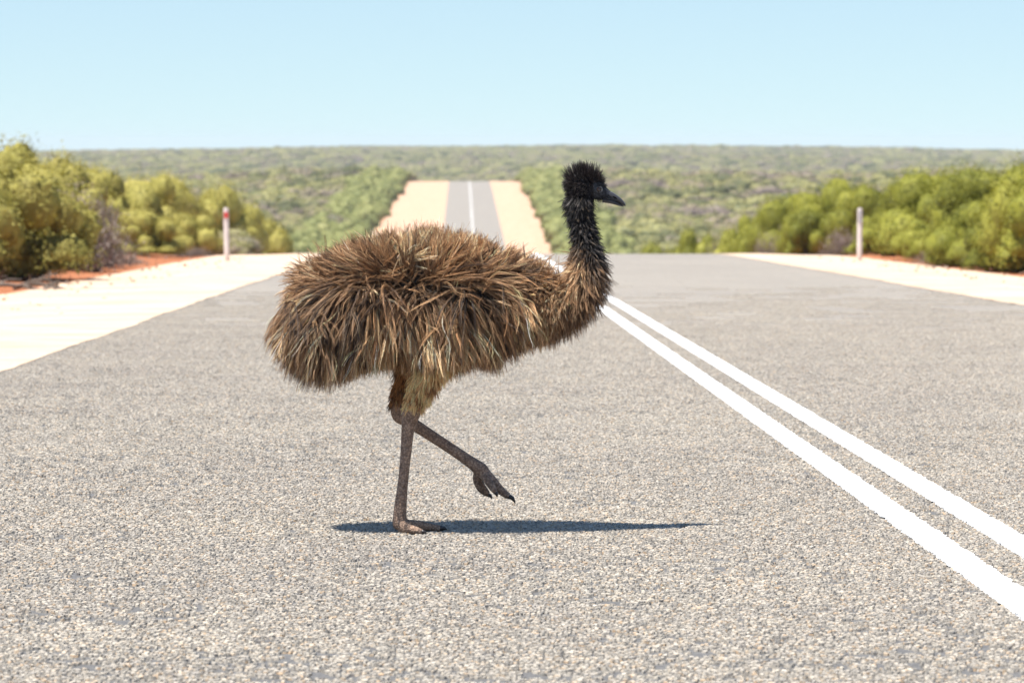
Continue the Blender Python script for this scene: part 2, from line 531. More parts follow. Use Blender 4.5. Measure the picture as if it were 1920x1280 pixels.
def cube_sphere(n=4):
    V, F = [], []
    g = np.linspace(-1, 1, n + 1)
    for ax in range(3):
        for sg in (-1, 1):
            b = len(V)
            for i in range(n + 1):
                for j in range(n + 1):
                    p = np.zeros(3); p[ax] = sg; p[(ax + 1) % 3] = math.tan(g[i] * math.pi / 4); p[(ax + 2) % 3] = math.tan(g[j] * math.pi / 4) * sg
                    V.append(p / np.linalg.norm(p))
            for i in range(n):
                for j in range(n):
                    a = b + i * (n + 1) + j
                    F.append((a, a + n + 1, a + n + 2, a + 1))
    return np.array(V), np.array(F)

def foliage_arrays(seed, n_leaf, leaf, wx=1.0, wy=1.0, h=1.0, n_lobe=26, sweep=0.0, low=.12, lr0=.26, lr1=.42, core=.76):
    """leaf cards on the skins of many overlapping lobes heaped into a dome; returns verts, faces, tone per face"""
    r = np.random.default_rng(seed)
    c = []
    while len(c) < n_lobe:
        u = r.normal(size=3); u /= np.linalg.norm(u)
        u[2] = abs(u[2])
        q = r.uniform(.72, 1.0) if len(c) > n_lobe * .22 else r.uniform(.2, .7)
        c.append(u * q)
    c = np.array(c)
    lr = r.uniform(lr0, lr1, n_lobe)
    ltone = r.random(n_lobe)
    w = lr ** 2; w /= w.sum()
    li = r.choice(n_lobe, n_leaf, p=w)
    dirs = r.normal(size=(n_leaf, 3)); dirs[:, 2] += .22
    dirs /= np.linalg.norm(dirs, axis=1)[:, None]
    rad = lr[li] * (1 - np.abs(r.normal(0, .13, n_leaf)))
    # sprays bulge out of each lobe
    k1 = np.sin(dirs[:, 0] * 8 + li * 1.7) * np.sin(dirs[:, 1] * 8 + li * 2.3) * np.cos(dirs[:, 2] * 7 + li)
    rad *= 1 + .30 * k1
    P = c[li] * (1 - .9 * lr[li])[:, None] + dirs * rad[:, None]
    stray = r.random(n_leaf) < .05
    P[stray] += dirs[stray] * r.uniform(.02, .10, stray.sum())[:, None]
    P[:, 2] = np.maximum(P[:, 2], low * r.uniform(.3, 1.6, n_leaf))
    P[:, 0] += sweep * P[:, 2] ** 1.5
    # solid leaf-coloured core added inside each lobe to block light and give it form
    cs, cf = cube_sphere()
    kc = np.sin(cs[None, :, 0] * 8 + np.arange(n_lobe)[:, None] * 1.7) * np.sin(cs[None, :, 1] * 8 + np.arange(n_lobe)[:, None] * 2.3) * np.cos(cs[None, :, 2] * 7 + np.arange(n_lobe)[:, None])
    CP = (c * (1 - .9 * lr)[:, None])[:, None, :] + cs[None] * (lr[:, None] * core * (1 + .30 * kc))[..., None]
    CP = CP.reshape(-1, 3)
    CP[:, 2] = np.maximum(CP[:, 2], low)
    CP[:, 0] += sweep * CP[:, 2] ** 1.5
    q = np.percentile(np.abs(P), 99.2, axis=0)
    P = P / q * np.array([wx, wy, h])
    CP = CP / q * np.array([wx, wy, h])
    nrm = dirs * 1.3 + r.normal(0, .42, (n_leaf, 3)); nrm[:, 2] += .15
    nrm /= np.linalg.norm(nrm, axis=1)[:, None]
    t = np.cross(nrm, r.normal(size=(n_leaf, 3))); t /= np.linalg.norm(t, axis=1)[:, None] + 1e-9
    b = np.cross(nrm, t)
    L = leaf * r.uniform(.6, 1.35, n_leaf)[:, None]; W = L * r.uniform(.35, .6, n_leaf)[:, None]
    V = np.stack([P - t * L * .5, P + b * W * .5 + nrm * L * .05, P + t * L * .5 - nrm * L * .08, P - b * W * .5 + nrm * L * .05], 1)
    F = np.arange(n_leaf * 4).reshape(-1, 4)
    tone = np.clip(ltone[li] * .55 + (k1 * .5 + .5) * .3 + r.random(n_leaf) * .15, 0, 1)
    V = V.reshape(-1, 3)
    if core <= 0: return V, F, tone
    CF = (cf[None] + (np.arange(n_lobe) * len(cs))[:, None, None]).reshape(-1, 4) + len(V)
    tone = np.concatenate([tone, np.repeat(ltone * .55 + .15, len(cf))])
    return np.concatenate([V, CP]), np.concatenate([F, CF]), tone

def foliage_mesh(name, mat, *a, **k):
    V, F, tone = foliage_arrays(*a, **k)
    me = np_mesh(name, V, F, mat, smooth=True)
    at = me.attributes.new('tone', 'FLOAT', 'FACE'); at.data.foreach_set('value', tone.astype(np.float32))
    return me

def tube_arrays(pts, rad, sides=6):
    pts = np.asarray(pts, float); rad = np.asarray(rad, float)
    n = len(pts)
    t = np.gradient(pts, axis=0); t /= np.linalg.norm(t, axis=1)[:, None] + 1e-9
    ref = np.array([0, 0, 1.0]) if abs(t[0][2]) < .9 else np.array([1.0, 0, 0])
    V = []
    for i in range(n):
        u = np.cross(t[i], ref); u /= np.linalg.norm(u) + 1e-9
        v = np.cross(t[i], u)
        for k in range(sides):
            a = 2 * math.pi * k / sides
            V.append(pts[i] + rad[i] * (math.cos(a) * u + math.sin(a) * v))
    V.append(pts[0]); V.append(pts[-1])
    F = []
    for i in range(n - 1):
        for k in range(sides):
            k2 = (k + 1) % sides
            a, b, c, d = i*sides+k, i*sides+k2, (i+1)*sides+k2, (i+1)*sides+k
            F += [(a, b, c), (a, c, d)]
    for k in range(sides):
        k2 = (k + 1) % sides
        F += [(n*sides, k2, k), (n*sides+1, (n-1)*sides+k, (n-1)*sides+k2)]
    return np.array(V), np.array(F)

def join_arrays(parts):
    V, F, o = [], [], 0
    for v, f in parts:
        V.append(v); F.append(f + o); o += len(v)
    return np.concatenate(V), np.concatenate(F)

def stems_arrays(seed, h, w, n=7, r0=.035, twigs=0):
    r = random.Random(seed)
    out = []
    for i in range(n):
        a = r.uniform(0, 6.28); s = r.uniform(.25, .75) * w
        tip = np.array([math.cos(a) * s, math.sin(a) * s, h * r.uniform(.5, .85)])
        base = np.array([math.cos(a) * .12, math.sin(a) * .12, -.06])
        mid = base * .5 + tip * .5 + np.array([math.cos(a), math.sin(a), -.6]) * .12 * w
        ts = np.linspace(0, 1, 6)[:, None]
        pts = base * (1-ts)**2 + 2 * mid * ts * (1-ts) + tip * ts**2
        out.append(tube_arrays(pts, np.linspace(r0, r0 * .3, 6), 5))
        for j in range(twigs):
            k = r.uniform(.15, .95); q = pts[min(5, int(k * 5))]
            dirv = np.array([r.uniform(-1, 1), r.uniform(-1, 1), r.uniform(.0, 1.3)])
            e = q + dirv / np.linalg.norm(dirv) * r.uniform(.25, .6) * h * .55
            m_ = (q + e) / 2 + np.array([r.uniform(-.06, .06), r.uniform(-.06, .06), r.uniform(-.04, .08)])
            out.append(tube_arrays([q, m_, e], [r0 * .33, r0 * .25, r0 * .12], 3))
    return join_arrays(out)

STEMS = []
for i in range(4):
    V, F = stems_arrays(300 + i, .95, .8, 8)
    STEMS.append(np_mesh('stems', V, F, BARK))
FOL_L = [foliage_mesh('foliage', LEAF_L, 400 + i, 34000, .033, n_lobe=52, sweep=.12 * (i % 3 - 1), lr0=.15, lr1=.30) for i in range(5)]
FOL_R = [foliage_mesh('foliage', LEAF_R, 500 + i, 34000, .033, n_lobe=40, sweep=.10 * (i % 3), lr0=.17, lr1=.32) for i in range(5)]
def dry_mesh(seed):
    V1, F1 = stems_arrays(seed, 1.0, 1.0, 16, .02, twigs=26)
    me = np_mesh('twigs', V1, F1, LEAF_D)
    return me
DRY = [dry_mesh(600 + i) for i in range(3)]
DRYLEAF = [foliage_mesh('dry_leaves', LEAF_D, 620 + i, 3600, .045, n_lobe=26, core=0) for i in range(3)]

def place(px, d):
    """ground point seen at picture column px at distance d"""
    x = (px - 960.0) * d / 7200.0
    return x, d, float(ground_z(x, d))

def shrub(x, d, sx, sy, sz, rz, kind, label, group, var=0):
    z = float(ground_z(x, d)) - .02
    root = link(bpy.data.objects.new('dry_shrub' if kind == 'D' else 'shrub', None))
    root.location = (x, d, z); root.rotation_euler = (0, 0, rz)
    root.empty_display_size = .3
    tag(root, label, 'shrub', group)
    if kind == 'D':
        a = link(bpy.data.objects.new('twigs', DRY[var % 3]), root); a.scale = (sx, sy, sz)
        b = link(bpy.data.objects.new('dry_leaves', DRYLEAF[var % 3]), root); b.scale = (sx, sy, sz)
    else:
        a = link(bpy.data.objects.new('foliage', (FOL_L if kind == 'L' else FOL_R)[var % 5]), root); a.scale = (sx, sy, sz)
        b = link(bpy.data.objects.new('stems', STEMS[var % 4]), root); b.scale = (sx * .9, sy * .9, sz * .85)
    return root

GL, GR = 'yellow green shrubs in the hedge beside the left shoulder', 'bright green shrubs in the hedge beside the right shoulder'
def hedge_spot(px, off):
    off = off - .6 if off < 0 else off + .25
    """distance at which a line running along the road at this offset shows in picture column px"""
    return (1.656 + off) / ((px - 960) / 7200.0 + 0.0129)
def hedge(rows, group):
    for i, (px, off, top, hw, k, lab) in enumerate(rows):
        d = hedge_spot(px, off)
        x = (px - 960) / 7200.0 * d
        gz = float(ground_z(x, d))
        h = min(CAM_Z - (top - 272) / 7200.0 * d - gz, 3.1 if d > 140 else 2.5)
        hw *= {'L': 1.5, 'R': 1.36, 'D': 1.1}[k]
        shrub(x, d, hw, hw * random.uniform(1.0, 1.25), max(h * .95, .3), random.uniform(0, 6.28), k, lab, group if k != 'D' else None, i)
hedge([  # picture column, offset from the road's centre, column's top row, half width
    (-75, -9.2, 258, 1.20, 'L', 'big yellow green shrub cut off by the left edge of the picture'),
    (40, -9.7, 262, 1.00, 'L', 'tallest yellow green shrub on the left, its top above the horizon'),
    (18, -8.55, 345, .75, 'L', 'low olive shrub at the foot of the tallest left shrub'),
    (112, -8.7, 366, .52, 'L', 'rounded light green shrub just left of the grey dry thicket'),
    (158, -8.1, 338, 1.0, 'D', 'tall grey dry thicket among the left hedge shrubs'),
    (192, -8.2, 420, .7, 'D', 'low tan dry bush at the foot of the grey thicket'),
    (128, -11.6, 312, 1.25, 'L', 'olive shrub rising behind the grey dry thicket'),
    (212, -10.8, 316, 1.15, 'L', 'olive shrub arching over the right side of the grey thicket'),
    (266, -8.9, 392, .62, 'L', 'dense yellow green shrub right of the grey thicket, at the sand'),
    (268, -10.2, 338, 1.0, 'L', 'yellow green shrub standing over the dense one right of the grey thicket'),
    (318, -9.5, 340, 1.05, 'L', 'broad light green shrub two bushes before the left guide post'),
    (342, -8.5, 398, .72, 'L', 'low yellow green shrub close before the left guide post'),
    (392, -9.4, 346, 1.15, 'L', 'green shrub directly behind the left guide post'),
    (446, -8.9, 372, 1.00, 'L', 'green shrub just right of the left guide post'),
    (486, -8.5, 396, .95, 'L', 'low green shrub second from the right end of the left hedge'),
    (512, -8.0, 428, .60, 'L', 'last small green shrub at the right end of the left hedge'),
    (75, -12.0, 300, 1.3, 'L', 'olive shrub behind the tallest left shrub'),
    (232, -8.3, 470, .45, 'D', 'small reddish dry bush on the orange earth left of the post'),
    (352, -8.0, 462, .6, 'D', 'small grey dry bush on orange earth beside the left guide post'),
    (62, -8.3, 425, .5, 'D', 'small brown dry bush under the tallest left shrub'),
    (548, -8.6, 448, .55, 'D', 'rusty orange dead bush at the crest past the left hedge'),
], GL)
hedge([
    (2000, 9.2, 300, 1.25, 'R', 'bright green shrub cut off by the right edge of the picture'),
    (1890, 9.3, 304, 1.10, 'R', 'tall bright green shrub nearest the right edge of the picture'),
    (1912, 8.5, 385, .75, 'R', 'low yellow green shrub before the tall one at the right edge'),
    (1795, 9.8, 310, 1.20, 'R', 'tallest broad green shrub right of the right guide post'),
    (1838, 8.6, 378, .80, 'R', 'mid height yellow green shrub before the tallest right shrub'),
    (1752, 8.6, 405, .70, 'R', 'light green shrub at the sand, second right of the right post'),
    (1722, 9.4, 338, 1.00, 'R', 'olive shrub just right of the right guide post'),
    (1672, 8.7, 400, .65, 'R', 'low green shrub touching the right side of the right guide post'),
    (1640, 10.0, 340, 1.05, 'R', 'green shrub directly behind the right guide post'),
    (1565, 9.8, 336, 1.30, 'R', 'light green domed shrub just left of the right guide post'),
    (1528, 8.7, 390, .85, 'R', 'yellow green shrub two bushes left of the right guide post'),
    (1583, 8.3, 425, .55, 'D', 'grey dry bush just left of the right guide post'),
    (1482, 8.4, 415, .55, 'D', 'grey dry bush between the green shrubs left of the right post'),
    (1490, 9.4, 352, 1.20, 'R', 'broad green shrub in the middle of the right hedge'),
    (1446, 9.2, 368, 1.05, 'R', 'green shrub left of the broad one in the right hedge'),
    (1405, 8.8, 392, .90, 'R', 'green shrub second from the left end of the right hedge'),
    (1384, 8.2, 425, .45, 'R', 'small green shrub at the left end of the right hedge'),
    (1346, 7.9, 410, .50, 'D', 'pale grey dead bush standing in the gap of the right hedge'),
    (1440, 8.2, 432, .5, 'D', 'low mauve dry bush at the left end of the right hedge'),
    (1302, 8.3, 402, 1.0, 'R', 'dark green shrub beyond the crest left of the dead bush'),
    (1250, 8.4, 420, 1.3, 'R', 'small green shrub beyond the crest, second left of the dead bush'),
    (1205, 8.5, 445, 1.5, 'R', 'low yellow green shrub at the crest below the emu\'s beak'),
    (1150, 8.6, 450, 1.7, 'R', 'low green shrub at the crest just right of the emu\'s neck'),
    (1868, 8.1, 462, .65, 'D', 'low brown dry bush in the shade under the right hedge'),
    (1775, 8.1, 462, .6, 'D', 'low brown dry bush under the tallest right shrub'),
    (1700, 10.6, 345, .8, 'D', 'grey dry bush behind the hedge right of the right post'),
], GR)

# hedges along the far road, the scrub of the dip, and everything beyond
FARMESH = [foliage_mesh('shrub', LEAF_F, 700 + i, 1300, .14, n_lobe=14, low=.05) for i in range(5)]
FARMESH += [foliage_mesh('shrub', LEAF_D, 720, 1300, .13, n_lobe=12, low=.05, core=0)]
FINEMESH = [foliage_mesh('shrub', LEAF_F, 760 + i, 6000, .055, n_lobe=22, low=.05) for i in range(4)] + [foliage_mesh('shrub', LEAF_D, 770, 5000, .06, n_lobe=16, low=.05, core=0)]
HEDGEMESH = [foliage_mesh('shrub', LEAF_H, 740 + i, 1800, .10, n_lobe=16, low=.05) for i in range(4)]
count = 0
for side in (-1, 1):
    d = 500.0
    gname = 'green shrubs lining the %s side of the far road' % ('left' if side < 0 else 'right')
    while d < 925:
        for row in range(2):
            w = 3.15 + (8.6 - 1.6 * float(sstep(560, 900, d)) if side < 0 else 4.2 + .6 * float(sstep(560, 900, d)))
            off = side * (ROAD_HALF + w + 2.3 + row * 4.6 + random.uniform(-.5, .7))
            dd = d + random.uniform(-1.5, 1.5) + row * 2.2
            x = float(centre(dd)) + off
            o = link(bpy.data.objects.new('shrub', HEDGEMESH[random.randrange(4)]))
            s = random.uniform(2.3, 3.2) * (1.0 if row == 0 else 1.15)
            o.location = (x, dd, float(ground_z(x, dd)) - .05); o.scale = (s * 1.05, s * 1.2, s * random.uniform(.85, 1.2))
            o.rotation_euler = (0, 0, random.uniform(0, 6.28))
            tag(o, 'green shrub in the hedge lining the %s side of the far road' % ('left' if side < 0 else 'right'), 'shrub', gname)
            count += 1
        d += 8.6

# dip beyond the crest: the nearest ones in view are single shrubs
def in_view_hill(x, d):
    z = float(ground_z(x, d)) + 1.5
    return (CAM_Z - z) / d < 0.0283 or abs(x - float(centre(d))) > 12
def far_pts(d0, d1, sp, margin):
    out = []
    d = d0
    while d < d1:
        w = .1334 * d * 1.12 + margin
        x = -w
        while x < w:
            out.append((x + random.uniform(-.5, .5) * sp, d + random.uniform(-.5, .5) * sp)); x += sp
        d += sp
    return out
cand = []
for x, d in far_pts(112, 1000, 3.4, 12):
    off = abs(x - float(centre(d)))
    clear = (9.2 if d < 300 else 9.2) + (5.5 * float(sstep(300, 500, d)))
    if off < clear + random.uniform(0, 2): continue
    if 495 < d < 930 and off < clear + 9: continue
    cand.append((x, d))
cand.sort(key=lambda p: p[1])
singles = [p for p in cand if abs(p[0]) < .1334 * p[1] * 1.0][:70]
ss = set(singles)
for x, d in singles:
    s = random.uniform(1.0, 1.7)
    o = link(bpy.data.objects.new('shrub', FINEMESH[random.randrange(5)]))
    o.location = (x, d, float(ground_z(x, d)) - .05); o.scale = (s * 1.2, s * 1.2, s * random.uniform(.8, 1.05)); o.rotation_euler = (0, 0, random.uniform(0, 6.28))
    side = 'left' if x < float(centre(d)) else 'right'
    tag(o, 'scrub bush on the slope just beyond the %s hedge and crest' % side, 'shrub', 'scrub bushes just beyond the crest, %s of the road' % side)
rest = [p for p in cand if p not in ss]
pts, rots, scl, idx = [], [], [], []
for x, d in rest:
    s = random.choice((random.uniform(.9, 1.5), random.uniform(1.4, 2.2), random.uniform(1.8, 3.0))) * (1 + .25 * (vnoise(x / 25, d / 40, 77) - .3))
    if vnoise(x / 14, d / 22, 78) < .16: continue
    pts.append((x, d, float(ground_z(x, d)) - .1)); rots.append((0, 0, random.uniform(0, 6.28)))
    s *= 1.12
    if d < 220: s = min(s, 1.35)
    scl.append((s * 1.35, s * 1.35, s * random.uniform(.7, 1.05)))
    dry = vnoise(x / 18, d / 30, 79) > .66
    if d < 330: idx.append(10 if dry and random.random() < .75 else 6 + random.randrange(4))
    else: idx.append(5 if dry and random.random() < .75 else random.randrange(5))
for x, d in far_pts(1000, 3700, 11, 60):
    s = random.uniform(2.6, 5.0)
    if abs(x - float(centre(d))) < 14 and d < 1300: continue
    pts.append((x, d, float(ground_z(x, d)) - .3)); rots.append((0, 0, random.uniform(0, 6.28)))
    scl.append((s * 1.5, s * 1.5, s * random.uniform(.55, .85)))
    idx.append(5 if random.random() < .12 else random.randrange(5))
protos = [bpy.data.objects.new('kind', m) for m in FARMESH + FINEMESH]
o = gn_scatter('scrubland', pts, rots, scl, idx, protos)
tag(o, 'olive and grey heath scrub covering the dip and far plain', 'scrub', kind='stuff')
print('hedge shrubs', count, 'scrub instances', len(pts))

# ---------------------------------------------------------------- guide posts
def mat_plain(name, col, rough=.5, spec=.4, dirt=None, ns=12):
    m = N(name); p = m.objco()
    c = m.ramp(m.noise(p, ns, 4, .6), [(.3, [v * .82 for v in col]), (.6, col)])
    if dirt:
        sep = m.n('SeparateXYZ'); m.l(p, sep.inputs[0])
        f = m.math('ADD', sep.outputs[2], m.math('MULTIPLY', m.noise(p, 9, 4), .35))
        mr = m.n('MapRange'); mr.inputs[1].default_value = .15; mr.inputs[2].default_value = .55; m.l(f, mr.inputs[0])
        c = m.mix(dirt, c, mr.outputs[0])
    return m.bsdf(c, rough, spec, m.noise(p, 60, 3), .2, .003)
POSTM = mat_plain('post_white', (.74, .66, .62), .55, .3, dirt=(.62, .47, .38))
REDM = mat_plain('reflector_red', (.62, .03, .025), .25, .6)
GREYM = mat_plain('reflector_grey', (.42, .40, .42), .25, .6)
DARKM = mat_plain('rivet_dark', (.12, .03, .03), .5, .3)

def prism(outline, y0, y1):
    """outline in x,z extruded along y"""
    n = len(outline)
    V = [(x, y0, z) for x, z in outline] + [(x, y1, z) for x, z in outline]
    F = []
    for k in range(n):
        k2 = (k + 1) % n
        F += [(k, k2, n + k2), (k, n + k2, n + k)]
    for k in range(1, n - 1):
        F += [(0, k + 1, k), (n, n + k, n + k + 1)]
    return np.array(V, float), np.array(F)

def guide_post(px, d, refl, label, lean):
    x, _, z = place(px, d)
    root = link(bpy.data.objects.new('guide_post', None))
    root.location = (x, d, z - .01); root.rotation_euler = (0.01, R(lean), 0)
    tag(root, label, 'guide post', 'white guide posts on the sand shoulders')
    H = 1.20
    # post: shallow curved section with a rounded top
    sec = [(-.058, .010), (-.030, -.008), (0, -.014), (.030, -.008), (.058, .010), (.055, .022), (.028, .006), (0, .0), (-.028, .006), (-.055, .022)]
    hs = [-.05, .0, .25, .5, .75, .95, H - .05, H - .02, H]
    ws = [1.0, 1.0, .99, .98, .97, .96, .95, .82, .45]
    V, F = [], []
    n = len(sec)
    for h, w in zip(hs, ws):
        V += [(a * w, b, h) for a, b in sec]
    for i in range(len(hs) - 1):
        for k in range(n):
            k2 = (k + 1) % n
            a, b, c, e = i*n+k, i*n+k2, (i+1)*n+k2, (i+1)*n+k
            F += [(a, b, c), (a, c, e)]
    t = (len(hs) - 1) * n
    for k in range(1, 4): F.append((t, t + k, t + k + 1))
    for (a, b, c) in ((0, 4, 5), (0, 5, 9), (9, 5, 6), (9, 6, 8), (8, 6, 7)): F.append((t + a, t + b, t + c))
    mesh_obj('post', np.array(V), np.array(F), POSTM, root)
    zc, hw, hh = (H - .165, .044, .060) if refl == 'red' else (H - .19, .040, .13)
    ol = []
    for cx, cz, a0 in ((hw-.01, hh-.01, 0), (-hw+.01, hh-.01, 90), (-hw+.01, -hh+.01, 180), (hw-.01, -hh+.01, 270)):
        for j in range(3):
            a = R(a0 + j * 45); ol.append((cx + .01 * math.cos(a), zc + cz + .01 * math.sin(a)))
    V, F = prism(ol, -.026, -.004)
    r_ = mesh_obj('reflector', V, F, REDM if refl == 'red' else GREYM, root)
    cl = [(.011 * math.cos(a), zc + .011 * math.sin(a)) for a in np.linspace(0, 6.283, 9)[:-1]]
    V, F = prism(cl, -.031, -.0255)
    mesh_obj('rivet', V, F, DARKM, r_)
    cl = [(.0075 * math.cos(a), .12 + .0075 * math.sin(a)) for a in np.linspace(0, 6.283, 9)[:-1]]
    V, F = prism(cl, -.022, -.010)
    mesh_obj('bolt', V, F, DARKM, root)
guide_post(425.5, 83, 'red', 'white guide post with a red reflector before the left hedge', -.9)
guide_post(1611.5, 84, 'grey', 'white guide post with a grey top before the right hedge', .4)

# fallen branches on the orange earth at the left
def fallen(px, d, ln, rz, seed, label):
    x, _, z = place(px, d)
    r = random.Random(seed)
    parts = []
    pts = [np.array([(-.5 + t) * ln, .05 * math.sin(t * 7 + seed), .05 + .05 * math.sin(t * 5)]) for t in np.linspace(0, 1, 9)]
    parts.append(tube_arrays(pts, np.linspace(.045, .012, 9), 6))
    for k in range(9):
        q = pts[r.randrange(1, 8)]; e = q + np.array([r.uniform(-.1, .5), r.uniform(-.4, .4), r.uniform(0, .25)])
        parts.append(tube_arrays([q, (q + e) / 2 + np.array([0, 0, .04]), e], [.016, .011, .005], 4))
    V, F = join_arrays(parts)
    o = mesh_obj('fallen_branch', V, F, BARK)
    o.location = (x, d, z); o.rotation_euler = (0, 0, rz)
    tag(o, label, 'branch')
fallen(35, 54.5, 1.3, -.25, 3, 'grey fallen branch on orange earth at the far left')
fallen(90, 55.0, 1.0, .2, 5, 'smaller fallen branch lying right of the larger one')

# reddish pebbles strewn over the sand
def pebbles():
    m = N('pebble'); oi = m.n('ObjectInfo')
    pm = m.bsdf(m.ramp(oi.outputs['Random'], [(0, (.20, .10, .06)), (.5, (.34, .20, .13)), (1, (.40, .33, .27))]), .9, .1)
    protos = []
    for i in range(3):
        r = np.random.default_rng(900 + i)
        cs, cf = cube_sphere(2)
        protos.append(bpy.data.objects.new('pebble', np_mesh('pebble', cs * r.uniform(.7, 1.2, (len(cs), 1)) * np.array([1, .8, .6]), cf, pm)))
    pts, rots, scl, idx = [], [], [], []
    for k in range(900):
        d = random.uniform(16, 90); side = random.choice((-1, 1))
        x = float(centre(d)) + side * random.uniform(ROAD_HALF + .1, ROAD_HALF + 4.2)
        if abs(x) > .14 * d + 1.5: continue
        pts.append((x, d, float(road_z(d)) - .01)); rots.append((0, 0, random.uniform(0, 6)))
        q = random.choice((.012, .018, .026, .04)) * random.uniform(.7, 1.2)
        scl.append((q, q, q)); idx.append(random.randrange(3))
    o = gn_scatter('shoulder_pebbles', pts, rots, scl, idx, protos)
    tag(o, 'small reddish pebbles strewn over the sand shoulders', 'pebbles', kind='stuff')
pebbles()

# ---------------------------------------------------------------- haze
def haze():
    m = bpy.data.materials.new('haze_air'); m.use_nodes = True
    t = m.node_tree; t.nodes.clear()
    out = t.nodes.new('ShaderNodeOutputMaterial'); v = t.nodes.new('ShaderNodeVolumePrincipled')
    v.inputs['Color'].default_value = (.86, .92, 1.0, 1)
    v.inputs['Density'].default_value = 0.00009
    v.inputs['Anisotropy'].default_value = 0.0
    t.links.new(v.outputs[0], out.inputs['Volume'])
    x0, x1, y0, y1, z0, z1 = -3200, 3200, -400, 7300, -75, 14
    V = [(x, y, z) for z in (z0, z1) for y in (y0, y1) for x in (x0, x1)]
    F = [(0, 2, 3, 1), (4, 5, 7, 6), (0, 1, 5, 4), (2, 6, 7, 3), (0, 4, 6, 2), (1, 3, 7, 5)]
    o = mesh_obj('haze', V, F, m)
    tag(o, 'thin pale haze over the far scrub plain', 'haze', kind='stuff')
haze()

# ---------------------------------------------------------------- the emu
PPM = 550.0                                       # picture scale at the emu: pixels for a metre
GV = 1001.0                                       # height datum: the ground under the foot
FOOT_U = 760.0
EMU_AT = Vector(((FOOT_U - 960) / PPM, FOCUS, float(road_z(FOCUS)) + .004))
def E(u, v, y=0.0):                               # side-view plan of the bird to emu coordinates in metres
    return np.array([(u - FOOT_U) / PPM, y, (GV - v) / PPM])

def loft(rows, sides=20):
    """rows: (u, v, half height, half width, depth y) along an axis, closed at both ends"""
    rows = np.array([(*r, 0.0)[:5] if len(r) == 4 else r for r in rows], float)
    # resample smoothly
    n = len(rows); tt = np.linspace(0, n - 1, (n - 1) * 4 + 1)
    out = []
    for t in tt:
        i = min(int(t), n - 2); f = t - i
        p0, p1, p2, p3 = rows[max(i-1, 0)], rows[i], rows[i+1], rows[min(i+2, n-1)]
        out.append(.5 * ((2*p1) + (-p0+p2)*f + (2*p0-5*p1+4*p2-p3)*f*f + (-p0+3*p1-3*p2+p3)*f**3))
    rows = np.array(out)
    c = np.stack([(rows[:, 0] - FOOT_U) / PPM, rows[:, 4], (GV - rows[:, 1]) / PPM], 1)
    t = np.gradient(c, axis=0); t[:, 1] *= .3; t /= np.linalg.norm(t, axis=1)[:, None]
    V = []
    for k in range(len(c)):
        nn = np.array([-t[k][2], 0, t[k][0]]); nn /= np.linalg.norm(nn) + 1e-9
        h, w = max(rows[k][2], 1) / PPM, max(rows[k][3], 1) / PPM
        for s in range(sides):
            a = 2 * math.pi * s / sides
            V.append(c[k] + nn * h * math.cos(a) + np.array([0, 1, 0]) * w * math.sin(a))
    m = len(c)
    V += [c[0], c[-1]]
    F = []
    for i in range(m - 1):
        for s in range(sides):
            s2 = (s + 1) % sides
            a, b, cc, d = i*sides+s, i*sides+s2, (i+1)*sides+s2, (i+1)*sides+s
            F += [(a, b, cc), (a, cc, d)]
    for s in range(sides):
        s2 = (s + 1) % sides
        F += [(m*sides, s2, s), (m*sides+1, (m-1)*sides+s, (m-1)*sides+s2)]
    return np.array(V), np.array(F)

def limb(rows): return loft([(u, v, r * 1.06, r * 1.06, y) for u, v, r, y in rows], 12)

TRUNK = [(548, 640, 10, 10), (560, 628, 40, 36), (590, 604, 70, 62), (640, 582, 90, 84), (700, 571, 98, 95), (770, 562, 100, 100),
         (840, 560, 97, 98), (900, 563, 88, 88), (950, 567, 74, 72), (995, 572, 56, 54), (1034, 570, 39, 38), (1064, 560, 31, 30),
         (1086, 541, 26, 25), (1098, 512, 21.5, 21), (1100, 480, 17.5, 17), (1096, 447, 14, 13.5), (1090, 418, 12.5, 12.5), (1085, 396, 14.5, 14),
         (1087, 375, 20, 18), (1093, 358, 22, 20)]
HEAD = [(1065, 358, 8, 8), (1071, 356, 17, 14), (1083, 353, 24, 20), (1098, 353, 26, 21), (1113, 358, 23, 18), (1128, 366.5, 14.5, 13), (1142, 373, 9.5, 9), (1153, 378, 8, 7), (1160, 382, 5, 4)]
NEAR_LEG = [(836, 600, 50, -.055), (822, 650, 42, -.085), (803, 700, 22, -.115), (788, 735, 17, -.11), (778, 762, 16, -.105), (771, 782, 15.5, -.10), (766, 805, 12, -.095),
            (762, 850, 10, -.09), (757, 900, 9.3, -.085), (752, 945, 11, -.08), (750, 972, 12.5, -.078), (750, 986, 13, -.078), (751, 993, 9, -.078)]
NEAR_TOES = [[(749, 986, 12, -.078), (765, 986, 9.5, -.072), (785, 988, 9, -.062), (806, 992, 7.5, -.05), (826, 995, 5.5, -.04)],
             [(749, 988, 12, -.082), (764, 991, 9, -.105), (779, 994, 7.5, -.12), (793, 996, 5, -.13)],
             [(749, 988, 11, -.07), (764, 990, 8.5, -.035), (780, 993, 7, -.01), (792, 996, 5, .01)]]
FAR_LEG = [(800, 615, 56, .09), (782, 670, 36, .10), (764, 712, 17, .10), (753, 745, 14, .10), (746, 770, 14.5, .10), (747, 788, 14, .10), (764, 799, 12, .10),
           (800, 822, 10.5, .10), (850, 855, 10, .10), (882, 877, 11, .10), (901, 891, 13, .10), (909, 902, 11, .10)]
FAR_TOES = [[(904, 895, 11.5, .10), (922, 912, 9.5, .10), (938, 930, 8, .10), (954, 942, 6, .10)],
            [(905, 897, 10, .095), (915, 911, 8, .07), (924, 924, 6.5, .055), (929, 932, 4.5, .05)],
            [(898, 898, 11, .105), (895, 912, 9, .125), (903, 929, 8.8, .14), (915, 941, 5.5, .15)]]

